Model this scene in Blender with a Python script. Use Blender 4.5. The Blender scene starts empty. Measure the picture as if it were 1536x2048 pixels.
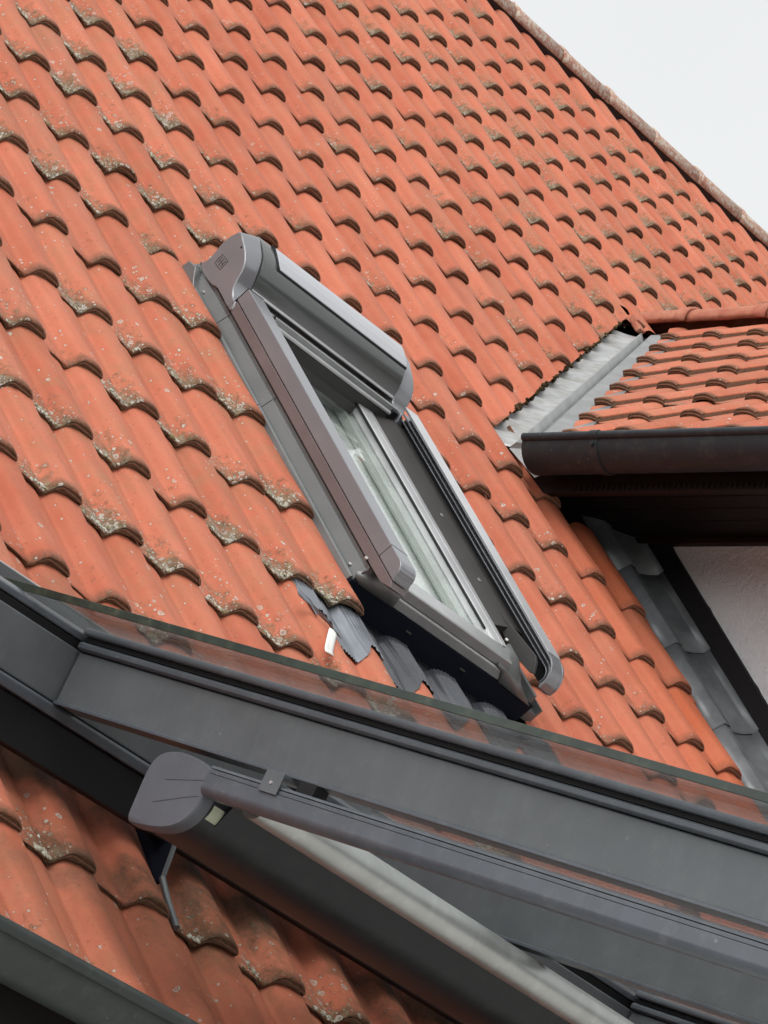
import bpy, bmesh, math, random
import numpy as np
from mathutils import Vector, Matrix

random.seed(7); rng = np.random.default_rng(11)
rad = math.radians
S = bpy.context.scene

# ---------------------------------------------------------------- camera, world, sun, exposure
cam_d = bpy.data.cameras.new("camera"); cam = bpy.data.objects.new("camera", cam_d)
S.collection.objects.link(cam); S.camera = cam
cx = Vector((0.5884797, -0.7624403, 0.2690287)); cy = Vector((0.4263817, 0.0099465, -0.9044886)); cz = Vector((0.6869427, 0.6469821, 0.3309439))
CAMP = Vector((-6.0655939, -6.9734405, -3.6725102))
M = Matrix((cx, -cy, -cz)).transposed().to_4x4(); M.translation = CAMP
cam.matrix_world = M
cam_d.sensor_fit = 'VERTICAL'; cam_d.sensor_height = 36.0; cam_d.lens = 8200.0 * 36.0 / 2048.0
cam_d.clip_start = 0.1; cam_d.clip_end = 2000.0

W_ = bpy.data.worlds.new("World"); S.world = W_; W_.use_nodes = True
wn, wl = W_.node_tree.nodes, W_.node_tree.links
wn.clear()
wout = wn.new('ShaderNodeOutputWorld'); wbg = wn.new('ShaderNodeBackground')
tcw = wn.new('ShaderNodeTexCoord'); sepw = wn.new('ShaderNodeSeparateXYZ'); wl.new(tcw.outputs['Generated'], sepw.inputs[0])
sky = wn.new('ShaderNodeTexSky'); sky.sky_type = 'NISHITA'; sky.sun_disc = False
sky.sun_elevation = rad(48); sky.sun_rotation = rad(242); sky.dust_density = 4.0; sky.air_density = 1.0
bw = wn.new('ShaderNodeHueSaturation'); bw.inputs['Saturation'].default_value = 0.12; wl.new(sky.outputs[0], bw.inputs['Color'])
nz = wn.new('ShaderNodeTexNoise'); nz.inputs['Scale'].default_value = 3.0; nz.inputs['Detail'].default_value = 5.0
wl.new(tcw.outputs['Generated'], nz.inputs['Vector'])
cr = wn.new('ShaderNodeValToRGB'); cr.color_ramp.elements[0].position = .25; cr.color_ramp.elements[0].color = (7.25, 7.4, 7.5, 1)
cr.color_ramp.elements[1].position = .75; cr.color_ramp.elements[1].color = (8.0, 8.15, 8.2, 1); wl.new(nz.outputs['Fac'], cr.inputs[0])
mxw = wn.new('ShaderNodeMixRGB'); mxw.inputs[0].default_value = 0.88          # a closed layer of cloud over the blue sky
wl.new(bw.outputs[0], mxw.inputs[1]); wl.new(cr.outputs[0], mxw.inputs[2])
dtw = wn.new('ShaderNodeVectorMath'); dtw.operation = 'DOT_PRODUCT'; wl.new(tcw.outputs['Generated'], dtw.inputs[0]); dtw.inputs[1].default_value = (-.97, -.16, .18)
mr = wn.new('ShaderNodeMapRange'); wl.new(dtw.outputs['Value'], mr.inputs[0]); mr.inputs[1].default_value = .35; mr.inputs[2].default_value = 1.; mr.inputs[3].default_value = 1.; mr.inputs[4].default_value = 2.3; mr.interpolation_type = 'SMOOTHSTEP'
vmw = wn.new('ShaderNodeVectorMath'); vmw.operation = 'SCALE'; wl.new(mxw.outputs[0], vmw.inputs[0]); wl.new(mr.outputs[0], vmw.inputs['Scale'])   # unseen brighter sky low on the garden side, added to light the dormer wall
wl.new(vmw.outputs[0], wbg.inputs[0]); wbg.inputs[1].default_value = 0.092
wl.new(wbg.outputs[0], wout.inputs[0])

sd = bpy.data.lights.new("sun", 'SUN'); sun = bpy.data.objects.new("sun", sd); S.collection.objects.link(sun)
sd.energy = 1.3; sd.angle = rad(35); sd.color = (1.0, 0.965, 0.92)
sdir = Vector((-0.56, -0.36, 0.74)).normalized()          # towards the sun
sun.rotation_euler = sdir.to_track_quat('Z', 'Y').to_euler()
sun.location = (-4, -4, 8)
vs = S.view_settings; vs.view_transform = 'Standard'; vs.look = 'None'; vs.exposure = 0.38; vs.gamma = 1.0; vs.use_curve_mapping = False

# ---------------------------------------------------------------- frames
TH = rad(45.55); CT, ST = math.cos(TH), math.sin(TH)
def RW(x, s, h): return (x, s*CT - h*ST, s*ST + h*CT)          # roof frame: along eaves, up slope, off the tiles
def WW(x, y, z): return (x, y, z)
PC = np.array([-1.375, -1.95, -1.672]); PA = np.array([1, 0, -.012]); PA = PA/np.linalg.norm(PA)
PR = np.array([0, -math.cos(rad(11.3)), -math.sin(rad(11.3))]); PU = np.cross(PR, PA); PU = PU/np.linalg.norm(PU); PU = PU*np.sign(PU[2])
def PW(a, r, u): return tuple(PC + PA*a + PR*r + PU*u)          # patio roof frame: along wall, down rafter, up
DP = math.atan(.709)
def DW(y, d, h):                                                # dormer slope frame: y world, d up slope from eave line, h off it
    return (2.472 + d*math.cos(DP) - h*math.sin(DP), y, .612 + d*math.sin(DP) + h*math.cos(DP))

# ---------------------------------------------------------------- helpers
def node_mat(name):
    m = bpy.data.materials.new(name); m.use_nodes = True
    return m, m.node_tree.nodes, m.node_tree.links, m.node_tree.nodes['Principled BSDF']
def ramp(n, l, src, pts):
    r = n.new('ShaderNodeValToRGB'); e = r.color_ramp.elements
    while len(e) < len(pts): e.new(.5)
    for k, (p, c) in enumerate(pts):
        e[k].position = p; e[k].color = (c, c, c, 1) if isinstance(c, (int, float)) else (*c, 1)
    l.new(src, r.inputs[0]); return r.outputs[0]
def noise(n, l, vec, scale, detail=4, rough=.55, dist=0):
    t = n.new('ShaderNodeTexNoise'); t.inputs['Scale'].default_value = scale; t.inputs['Detail'].default_value = detail
    t.inputs['Roughness'].default_value = rough; t.inputs['Distortion'].default_value = dist
    if vec is not None: l.new(vec, t.inputs['Vector'])
    return t.outputs['Fac']
def mix(n, l, fac, a, b, kind='MIX'):
    m = n.new('ShaderNodeMixRGB'); m.blend_type = kind
    for sock, v in ((m.inputs[0], fac), (m.inputs[1], a), (m.inputs[2], b)):
        if isinstance(v, bpy.types.NodeSocket): l.new(v, sock)
        elif isinstance(v, (int, float)): sock.default_value = v
        else: sock.default_value = (*v, 1)
    return m.outputs[0]
def math_(n, l, op, a, b=0.0, clamp=False):
    m = n.new('ShaderNodeMath'); m.operation = op; m.use_clamp = clamp
    for sock, v in ((m.inputs[0], a), (m.inputs[1], b)):
        if isinstance(v, bpy.types.NodeSocket): l.new(v, sock)
        else: sock.default_value = v
    return m.outputs[0]
def objco(n):
    return n.new('ShaderNodeNewGeometry').outputs['Position']

def paint(name, col, rough=.4, spec=.5, metal=0., var=.12, bump=.0, bscale=600, dust=.0, dustcol=(.35,.34,.31)):
    m, n, l, p = node_mat(name); co = objco(n)
    f1 = noise(n, l, co, 9, 5); f2 = noise(n, l, co, 120, 3)
    c = mix(n, l, ramp(n, l, f1, [(.3, 0.), (.7, 1.)]), [v*(1-var) for v in col], [v*(1+var) for v in col])
    if dust:
        dm = math_(n, l, 'MULTIPLY', ramp(n, l, noise(n, l, co, 26, 8, .7), [(.52, 0.), (.75, 1.)]), dust)
        sp = math_(n, l, 'MULTIPLY', ramp(n, l, noise(n, l, co, 260, 2), [(.68, 0.), (.74, 1.)]), dust*1.2)
        c = mix(n, l, math_(n, l, 'ADD', dm, sp, True), c, dustcol)
        sp2 = ramp(n, l, noise(n, l, co, 75, 1, .3), [(.785, 0.), (.81, 1.)])
        c = mix(n, l, math_(n, l, 'MULTIPLY', sp2, min(1, dust*2.5)), c, (.30,.30,.28))
        mpp = n.new('ShaderNodeMapping'); l.new(co, mpp.inputs[0]); mpp.inputs['Scale'].default_value = (34, 34, 2.2)
        c = mix(n, l, math_(n, l, 'MULTIPLY', ramp(n, l, noise(n, l, mpp.outputs[0], 1.0, 5, .65), [(.52, 0.), (.68, 1.)]), min(.5, dust*1.6)), c, [v*1.55 for v in col])
    l.new(c, p.inputs['Base Color'])
    r = n.new('ShaderNodeMapRange'); l.new(f1, r.inputs[0]); r.inputs[3].default_value = rough*.85; r.inputs[4].default_value = min(1, rough*1.2)
    l.new(r.outputs[0], p.inputs['Roughness']); p.inputs['Metallic'].default_value = metal; p.inputs['Specular IOR Level'].default_value = spec
    if bump:
        b = n.new('ShaderNodeBump'); b.inputs['Strength'].default_value = bump; b.inputs['Distance'].default_value = .001
        l.new(noise(n, l, co, bscale, 2), b.inputs['Height']); l.new(b.outputs[0], p.inputs['Normal'])
    return m

MAT = {}
MAT['anthracite'] = paint('anthracite powder coat', (.093,.102,.111), .42, .7, bump=.15, bscale=900, dust=.10)
MAT['anthracite_side'] = paint('anthracite profile', (.072,.082,.098), .34, .8, bump=.12, bscale=900, dust=.14)
MAT['black'] = paint('black profile', (.010,.010,.012), .45, .3)
MAT['rubber'] = paint('black rubber', (.012,.012,.013), .6, .3)
MAT['case'] = paint('awning cassette coat', (.016,.019,.021), .42, .4, dust=.05)
MAT['cap'] = paint('moulded end cap', (.098,.102,.120), .5, .5, bump=.35, bscale=1400, dust=.06)
MAT['bar'] = paint('grey front bar', (.56,.57,.56), .40, 1., metal=.85, dust=.16, dustcol=(.45,.45,.43))
MAT['alu_brown'] = paint('warm grey shutter alloy', (.20,.205,.22), .19, 1., metal=.2, var=.05)
MAT['ledge'] = paint('light brushed cladding', (.42,.42,.42), .22, 1., metal=.2)
MAT['alu_skirt'] = paint('shutter skirt with tile reflection', (.13,.105,.105), .35, .8)  # brown of the mirrored tiles put into the rail's lower face
MAT['alu_grey'] = paint('grey window cladding', (.40,.41,.41), .20, 1., metal=.4)
MAT['alu_green'] = paint('dark grey flashing', (.115,.122,.122), .34, .8, metal=.0)
MAT['alu_bright'] = paint('bright alloy', (.50,.50,.51), .30, .9, metal=.35)
MAT['panel'] = paint('pale panel glass', (.40,.41,.44), .12, 1., var=.03)
MAT['hood'] = paint('grey box cladding', (.060,.064,.064), .13, 1., metal=.0, var=.03)
MAT['matte_dark'] = paint('matte dark liner', (.040,.038,.037), .6, .4, bump=.2, bscale=900)
MAT['navy'] = paint('dark navy underlay', (.006,.008,.016), .8, .15)
MAT['white_inner'] = paint('white inner frame', (.80,.83,.80), .40, .5)
MAT['gutter_brown'] = paint('dark brown gutter', (.022,.030,.035), .45, .3, dust=.10)
MAT['gutter_green'] = paint('dark green-grey gutter', (.036,.043,.041), .45, .5, dust=.10)
MAT['wood'] = paint('dark stained wood', (.008,.005,.004), .6, .3, bump=.4, bscale=90)
MAT['wood_red'] = paint('dark red-brown wood', (.020,.008,.006), .55, .3, bump=.4, bscale=90)
MAT['steel'] = paint('screw steel', (.7,.7,.7), .3, .6, metal=.8)
MAT['label'] = paint('yellowed label', (.42,.44,.33), .5, .4, var=.25)
MAT['moss'] = paint('dark moss', (.060,.045,.022), .95, .1, var=.7)
MAT['added_leaves'] = paint('added tree belt foliage', (.075,.095,.050), .9, .2, var=.5)
MAT['paper'] = paint('white paper', (.78,.78,.76), .7, .3)
MAT['lead'] = paint('lead flashing', (.17,.18,.19), .42, .7, metal=.2, var=.3, bump=.5, bscale=30, dust=.15)
MAT['pleat'] = paint('dark pleated sheet', (.045,.049,.058), .26, 1., metal=.3, var=.3)
MAT['foil'] = paint('crinkled foil', (.20,.215,.24), .28, 1., metal=.5, var=.2)
MAT['board'] = paint('dark slate upstand', (.012,.011,.012), .7, .2)
MAT['concrete'] = paint('grey paving', (.44,.43,.41), .9, .3, var=.2)
MAT['room'] = paint('dim room wall', (.45,.44,.42), .9, .2)

# zinc valley sheet
m, n, l, p = node_mat('zinc sheet'); co = objco(n)
mp = n.new('ShaderNodeMapping'); l.new(co, mp.inputs[0]); mp.inputs['Rotation'].default_value = (.3, .75, .65); mp.inputs['Scale'].default_value = (4, 22, 6)
st = noise(n, l, mp.outputs[0], 1.4, 5, .6); f = noise(n, l, co, 14, 6)
c = mix(n, l, ramp(n, l, st, [(.3, 0.), (.7, 1.)]), (.33,.34,.34), (.47,.48,.48)); c = mix(n, l, math_(n, l, 'MULTIPLY', ramp(n, l, f, [(.46, 0.), (.66, 1.)]), .6), c, (.20,.18,.14))
l.new(c, p.inputs['Base Color']); p.inputs['Metallic'].default_value = .35; p.inputs['Roughness'].default_value = .48
b = n.new('ShaderNodeBump'); b.inputs['Strength'].default_value = .5; b.inputs['Distance'].default_value = .006; l.new(st, b.inputs['Height']); l.new(b.outputs[0], p.inputs['Normal'])
MAT['zinc'] = m
MAT['zinc_shaded'] = paint('shaded zinc', (.24,.25,.25), .5, .6, metal=.3, var=.2, dust=.15)  # shade on the dormer-side valley sheet, put into its colour

# rough-cast stucco
m, n, l, p = node_mat('white stucco'); co = objco(n)
a = noise(n, l, co, 55, 5, .6); bb = noise(n, l, co, 210, 3)
l.new(mix(n, l, a, (.82,.83,.84), (.88,.90,.92)), p.inputs['Base Color']); p.inputs['Roughness'].default_value = .9
b = n.new('ShaderNodeBump'); b.inputs['Strength'].default_value = 1.; b.inputs['Distance'].default_value = .012
l.new(math_(n, l, 'ADD', a, math_(n, l, 'MULTIPLY', bb, .5)), b.inputs['Height']); l.new(b.outputs[0], p.inputs['Normal'])
MAT['stucco'] = m

# terracotta: attributes tc = (across 0..1, metres up from the lower edge, zone) and rv = (random, newness, growth)
def terracotta(name):
    m, n, l, p = node_mat(name); co = objco(n)
    at = n.new('ShaderNodeAttribute'); at.attribute_name = 'tc'; s1 = n.new('ShaderNodeSeparateXYZ'); l.new(at.outputs['Vector'], s1.inputs[0])
    ar = n.new('ShaderNodeAttribute'); ar.attribute_name = 'rv'; s2 = n.new('ShaderNodeSeparateXYZ'); l.new(ar.outputs['Vector'], s2.inputs[0])
    al, y, zone = s1.outputs; r, new, grow = s2.outputs
    old = mix(n, l, r, (.405,.101,.051), (.53,.160,.090))
    neu = mix(n, l, r, (.47,.105,.036), (.54,.125,.045))
    base = mix(n, l, new, old, neu)
    f = noise(n, l, co, 7, 5, .6)
    base = mix(n, l, math_(n, l, 'MULTIPLY', ramp(n, l, f, [(.35, 0.), (.75, 1.)]), .35), base, (.60,.23,.145))
    sx_ = n.new('ShaderNodeSeparateXYZ'); l.new(co, sx_.inputs[0]); dS = n.new('ShaderNodeVectorMath'); dS.operation = 'DOT_PRODUCT'; l.new(co, dS.inputs[0]); dS.inputs[1].default_value = (0, CT, ST)
    cb = n.new('ShaderNodeCombineXYZ'); l.new(math_(n, l, 'MULTIPLY', sx_.outputs[0], 26.), cb.inputs[0]); l.new(math_(n, l, 'MULTIPLY', dS.outputs['Value'], 2.2), cb.inputs[1])
    strk = noise(n, l, cb.outputs[0], 1.0, 5, .6)
    base = mix(n, l, math_(n, l, 'MULTIPLY', ramp(n, l, strk, [(.50, 0.), (.70, 1.)]), .38), base, (.29,.105,.062))
    dirt = n.new('ShaderNodeMath'); dirt.operation = 'GREATER_THAN'; l.new(r, dirt.inputs[0]); dirt.inputs[1].default_value = .93
    base = mix(n, l, math_(n, l, 'MULTIPLY', dirt.outputs[0], .30), base, (.25,.10,.062))
    fine = noise(n, l, co, 420, 3, .7)
    base = mix(n, l, math_(n, l, 'MULTIPLY', ramp(n, l, fine, [(.3, 1.), (.6, 0.)]), .22), base, (.30,.09,.055))
    # dark specks
    sp = ramp(n, l, noise(n, l, co, 150, 2, .5), [(.66, 0.), (.72, 1.)])
    base = mix(n, l, math_(n, l, 'MULTIPLY', sp, .55), base, (.13,.055,.035))
    # ochre-brown film of old growth, strong on the upper roof
    film = math_(n, l, 'MULTIPLY', ramp(n, l, noise(n, l, co, 13, 7, .68), [(.42, 0.), (.66, 1.)]), math_(n, l, 'MULTIPLY', grow, .62))
    film = math_(n, l, 'MULTIPLY', film, ramp(n, l, noise(n, l, co, 190, 4, .75), [(.35, .25), (.6, 1.)]))
    base = mix(n, l, film, base, (.27,.165,.085))
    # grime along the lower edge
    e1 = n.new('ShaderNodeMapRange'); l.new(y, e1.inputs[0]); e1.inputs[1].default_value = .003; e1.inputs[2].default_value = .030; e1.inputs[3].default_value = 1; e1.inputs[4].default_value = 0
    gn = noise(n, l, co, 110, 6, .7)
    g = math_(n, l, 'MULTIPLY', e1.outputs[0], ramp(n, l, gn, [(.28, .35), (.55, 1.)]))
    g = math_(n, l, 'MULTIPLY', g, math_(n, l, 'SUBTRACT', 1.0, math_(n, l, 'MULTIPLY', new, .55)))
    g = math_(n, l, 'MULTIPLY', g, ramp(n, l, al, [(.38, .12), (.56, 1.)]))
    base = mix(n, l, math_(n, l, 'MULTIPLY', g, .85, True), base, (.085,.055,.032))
    # growth in the pan near the edge
    e2 = n.new('ShaderNodeMapRange'); l.new(y, e2.inputs[0]); e2.inputs[1].default_value = .0; e2.inputs[2].default_value = .15; e2.inputs[3].default_value = 1; e2.inputs[4].default_value = 0
    pan = ramp(n, l, al, [(0., .25), (.18, .7), (.36, 1.), (.54, 1.), (.68, .14), (1., .04)])
    pm = math_(n, l, 'MULTIPLY', math_(n, l, 'MULTIPLY', e2.outputs[0], pan), grow)
    pn = math_(n, l, 'ADD', math_(n, l, 'MULTIPLY', noise(n, l, co, 45, 7, .72), 1.0), math_(n, l, 'MULTIPLY', pm, .42))
    pmask = ramp(n, l, pn, [(.64, 0.), (.80, 1.)])
    mosscol = mix(n, l, ramp(n, l, noise(n, l, co, 75, 3), [(.35, 0.), (.65, 1.)]), (.090,.070,.030), (.26,.22,.14))
    base = mix(n, l, math_(n, l, 'MULTIPLY', pmask, .8), base, mosscol)
    # lichen rings and crusts
    def spots(scale, seed, lo, dens, wig):
        mp = n.new('ShaderNodeMapping'); mp.inputs['Location'].default_value = (seed, seed*1.7, -seed)
        nn = n.new('ShaderNodeTexNoise'); nn.inputs['Scale'].default_value = 120; l.new(co, nn.inputs['Vector'])
        ad = n.new('ShaderNodeVectorMath'); ad.operation = 'MULTIPLY_ADD'; l.new(nn.outputs['Color'], ad.inputs[0]); ad.inputs[1].default_value = (wig,)*3; l.new(co, ad.inputs[2])
        l.new(ad.outputs[0], mp.inputs[0])
        v = n.new('ShaderNodeTexVoronoi'); v.inputs['Scale'].default_value = scale; l.new(mp.outputs[0], v.inputs['Vector'])
        sc = n.new('ShaderNodeSeparateColor'); l.new(v.outputs['Color'], sc.inputs[0])
        rad_ = math_(n, l, 'ADD', .10, math_(n, l, 'MULTIPLY', sc.outputs[1], .34))
        d = math_(n, l, 'DIVIDE', v.outputs['Distance'], rad_)
        disc = ramp(n, l, d, [(.0, lo), (.5, lo), (.72, 1.), (.88, 1.), (1., 0.)])
        thr = math_(n, l, 'MULTIPLY', dens, .8)
        on = math_(n, l, 'LESS_THAN', sc.outputs[0], thr)
        return math_(n, l, 'MULTIPLY', disc, on)
    region = math_(n, l, 'MULTIPLY', math_(n, l, 'ADD', .08, math_(n, l, 'MULTIPLY', math_(n, l, 'MULTIPLY', e2.outputs[0], pan), 1.15)), grow)
    region = math_(n, l, 'MULTIPLY', region, ramp(n, l, noise(n, l, co, 5.5, 3), [(.38, .25), (.62, 1.6)]))
    s_a = spots(48, 3.1, .35, region, .005); s_b = spots(120, 7.7, .8, math_(n, l, 'MULTIPLY', region, 1.2), .003)
    wh = math_(n, l, 'MAXIMUM', s_a, s_b)
    crust = ramp(n, l, math_(n, l, 'ADD', noise(n, l, co, 95, 6, .75), math_(n, l, 'MULTIPLY', pm, .30)), [(.74, 0.), (.80, 1.)])
    wh = math_(n, l, 'MULTIPLY', math_(n, l, 'MAXIMUM', wh, math_(n, l, 'MULTIPLY', crust, .9)), ramp(n, l, math_(n, l, 'MULTIPLY', dS.outputs['Value'], .2), [(.10, 1.), (.55, .40)]))
    lc = mix(n, l, noise(n, l, co, 300, 3), (.34,.32,.27), (.66,.63,.56))
    col = mix(n, l, math_(n, l, 'MULTIPLY', wh, .85), base, lc)
    # dark blotches on the lower courses, painting in the shade under the awning
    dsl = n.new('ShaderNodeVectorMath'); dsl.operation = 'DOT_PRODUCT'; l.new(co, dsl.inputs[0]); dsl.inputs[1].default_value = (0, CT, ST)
    shade_band = math_(n, l, 'MULTIPLY', ramp(n, l, math_(n, l, 'MULTIPLY', math_(n, l, 'ADD', dsl.outputs['Value'], 3.2), .5), [(.12, .25), (.22, 1.), (.62, 1.), (.72, 0.)]), ramp(n, l, noise(n, l, co, 4.6, 6, .62), [(.44, 0.), (.56, 1.)]))
    col = mix(n, l, math_(n, l, 'MULTIPLY', math_(n, l, 'MULTIPLY', shade_band, ramp(n, l, al, [(.3, .35), (.6, 1.)])), ramp(n, l, noise(n, l, co, 130, 5, .7), [(.3, .6), (.6, .95)])), col, (.085,.055,.032))
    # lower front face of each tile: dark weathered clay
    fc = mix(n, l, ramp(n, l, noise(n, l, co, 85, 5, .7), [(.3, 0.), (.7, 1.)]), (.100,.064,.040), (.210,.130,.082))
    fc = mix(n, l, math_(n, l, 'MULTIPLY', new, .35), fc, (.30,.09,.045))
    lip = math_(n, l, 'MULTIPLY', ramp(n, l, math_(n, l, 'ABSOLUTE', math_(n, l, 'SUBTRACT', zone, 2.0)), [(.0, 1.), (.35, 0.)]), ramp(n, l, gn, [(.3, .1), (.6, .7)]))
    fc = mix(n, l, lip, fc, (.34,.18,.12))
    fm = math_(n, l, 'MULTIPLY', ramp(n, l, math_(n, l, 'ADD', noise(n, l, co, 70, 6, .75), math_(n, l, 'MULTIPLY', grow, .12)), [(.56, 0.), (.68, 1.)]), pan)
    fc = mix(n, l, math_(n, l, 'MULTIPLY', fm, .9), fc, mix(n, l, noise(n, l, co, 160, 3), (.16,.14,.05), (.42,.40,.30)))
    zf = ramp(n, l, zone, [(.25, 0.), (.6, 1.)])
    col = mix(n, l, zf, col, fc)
    l.new(col, p.inputs['Base Color']); p.inputs['Roughness'].default_value = .78; p.inputs['Specular IOR Level'].default_value = .35
    b1 = n.new('ShaderNodeBump'); b1.inputs['Strength'].default_value = .35; b1.inputs['Distance'].default_value = .0012; l.new(fine, b1.inputs['Height'])
    b2 = n.new('ShaderNodeBump'); b2.inputs['Strength'].default_value = .8; b2.inputs['Distance'].default_value = .003
    l.new(math_(n, l, 'ADD', wh, math_(n, l, 'MULTIPLY', pmask, .6)), b2.inputs['Height']); l.new(b1.outputs[0], b2.inputs['Normal'])
    b3 = n.new('ShaderNodeBump'); b3.inputs['Strength'].default_value = .5; b3.inputs['Distance'].default_value = .003; l.new(noise(n, l, co, 16, 3), b3.inputs['Height']); l.new(b2.outputs[0], b3.inputs['Normal'])
    l.new(b3.outputs[0], p.inputs['Normal'])
    return m
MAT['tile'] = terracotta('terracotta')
# ridge clay
m, n, l, p = node_mat('ridge clay'); co = objco(n)
c = mix(n, l, ramp(n, l, noise(n, l, co, 9, 6), [(.35, 0.), (.65, 1.)]), (.34,.14,.095), (.46,.27,.20))
c = mix(n, l, ramp(n, l, noise(n, l, co, 45, 7, .75), [(.46, 0.), (.58, .9)]), c, (.55,.52,.44))
c = mix(n, l, ramp(n, l, noise(n, l, co, 110, 4, .7), [(.60, 0.), (.68, .8)]), c, (.07,.05,.03))
l.new(c, p.inputs['Base Color']); p.inputs['Roughness'].default_value = .85
MAT['ridge'] = m
m, n, l, p = node_mat('ridge clay clean'); co = objco(n)
c = mix(n, l, ramp(n, l, noise(n, l, co, 14, 6), [(.35, 0.), (.65, 1.)]), (.36,.11,.065), (.46,.19,.12))
c = mix(n, l, ramp(n, l, noise(n, l, co, 70, 6, .75), [(.56, 0.), (.64, .6)]), c, (.16,.07,.04))
l.new(c, p.inputs['Base Color']); p.inputs['Roughness'].default_value = .8
MAT['ridge2'] = m
# lichen crust
m, n, l, p = node_mat('lichen crust'); co = objco(n)
c = mix(n, l, ramp(n, l, noise(n, l, co, 60, 4), [(.38, 0.), (.62, 1.)]), (.52,.50,.44), (.20,.18,.10))
c = mix(n, l, ramp(n, l, noise(n, l, co, 22, 3), [(.60, 0.), (.68, .8)]), c, (.20,.17,.03))
l.new(c, p.inputs['Base Color']); p.inputs['Roughness'].default_value = .95
MAT['crust'] = m
def glass(name, ior, tint, gl=.03, film=0., filmcol=(.3,.3,.28)):
    m, n, l, p = node_mat(name); n.remove(p); out = n['Material Output']
    geo = n.new('ShaderNodeNewGeometry'); dt = n.new('ShaderNodeVectorMath'); dt.operation = 'DOT_PRODUCT'
    l.new(geo.outputs['Normal'], dt.inputs[0]); l.new(geo.outputs['Incoming'], dt.inputs[1])
    f0 = ((ior-1)/(ior+1))**2
    om = math_(n, l, 'SUBTRACT', 1.0, math_(n, l, 'ABSOLUTE', dt.outputs['Value']), True)
    frs = math_(n, l, 'ADD', f0, math_(n, l, 'MULTIPLY', math_(n, l, 'POWER', om, 5.0), 1-f0))
    tr = n.new('ShaderNodeBsdfTransparent'); tr.inputs[0].default_value = (*tint, 1)
    g = n.new('ShaderNodeBsdfGlossy'); g.inputs['Roughness'].default_value = gl; g.inputs[0].default_value = (.95,.97,.96,1)
    df = n.new('ShaderNodeBsdfDiffuse'); df.inputs[0].default_value = (*filmcol, 1)
    m1 = n.new('ShaderNodeMixShader'); co = objco(n)
    l.new(math_(n, l, 'MULTIPLY', ramp(n, l, noise(n, l, co, 12, 7, .7), [(.3, .4), (.7, 1.)]), film), m1.inputs[0])
    l.new(tr.outputs[0], m1.inputs[1]); l.new(df.outputs[0], m1.inputs[2])
    m2 = n.new('ShaderNodeMixShader'); l.new(frs, m2.inputs[0]); l.new(m1.outputs[0], m2.inputs[1]); l.new(g.outputs[0], m2.inputs[2])
    l.new(m2.outputs[0], out.inputs[0]); return m
MAT['pane'] = glass('insulating glass', 2.7, (.97,.985,.978))
MAT['patio_glass'] = glass('dusty roof glass', 1.30, (.90,.91,.90), .04, .13, (.36,.34,.32))
MAT['glass_edge'] = paint('green glass edge', (.016,.026,.018), .3, .6, var=.6, dust=.35, dustcol=(.16,.17,.10))

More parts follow.
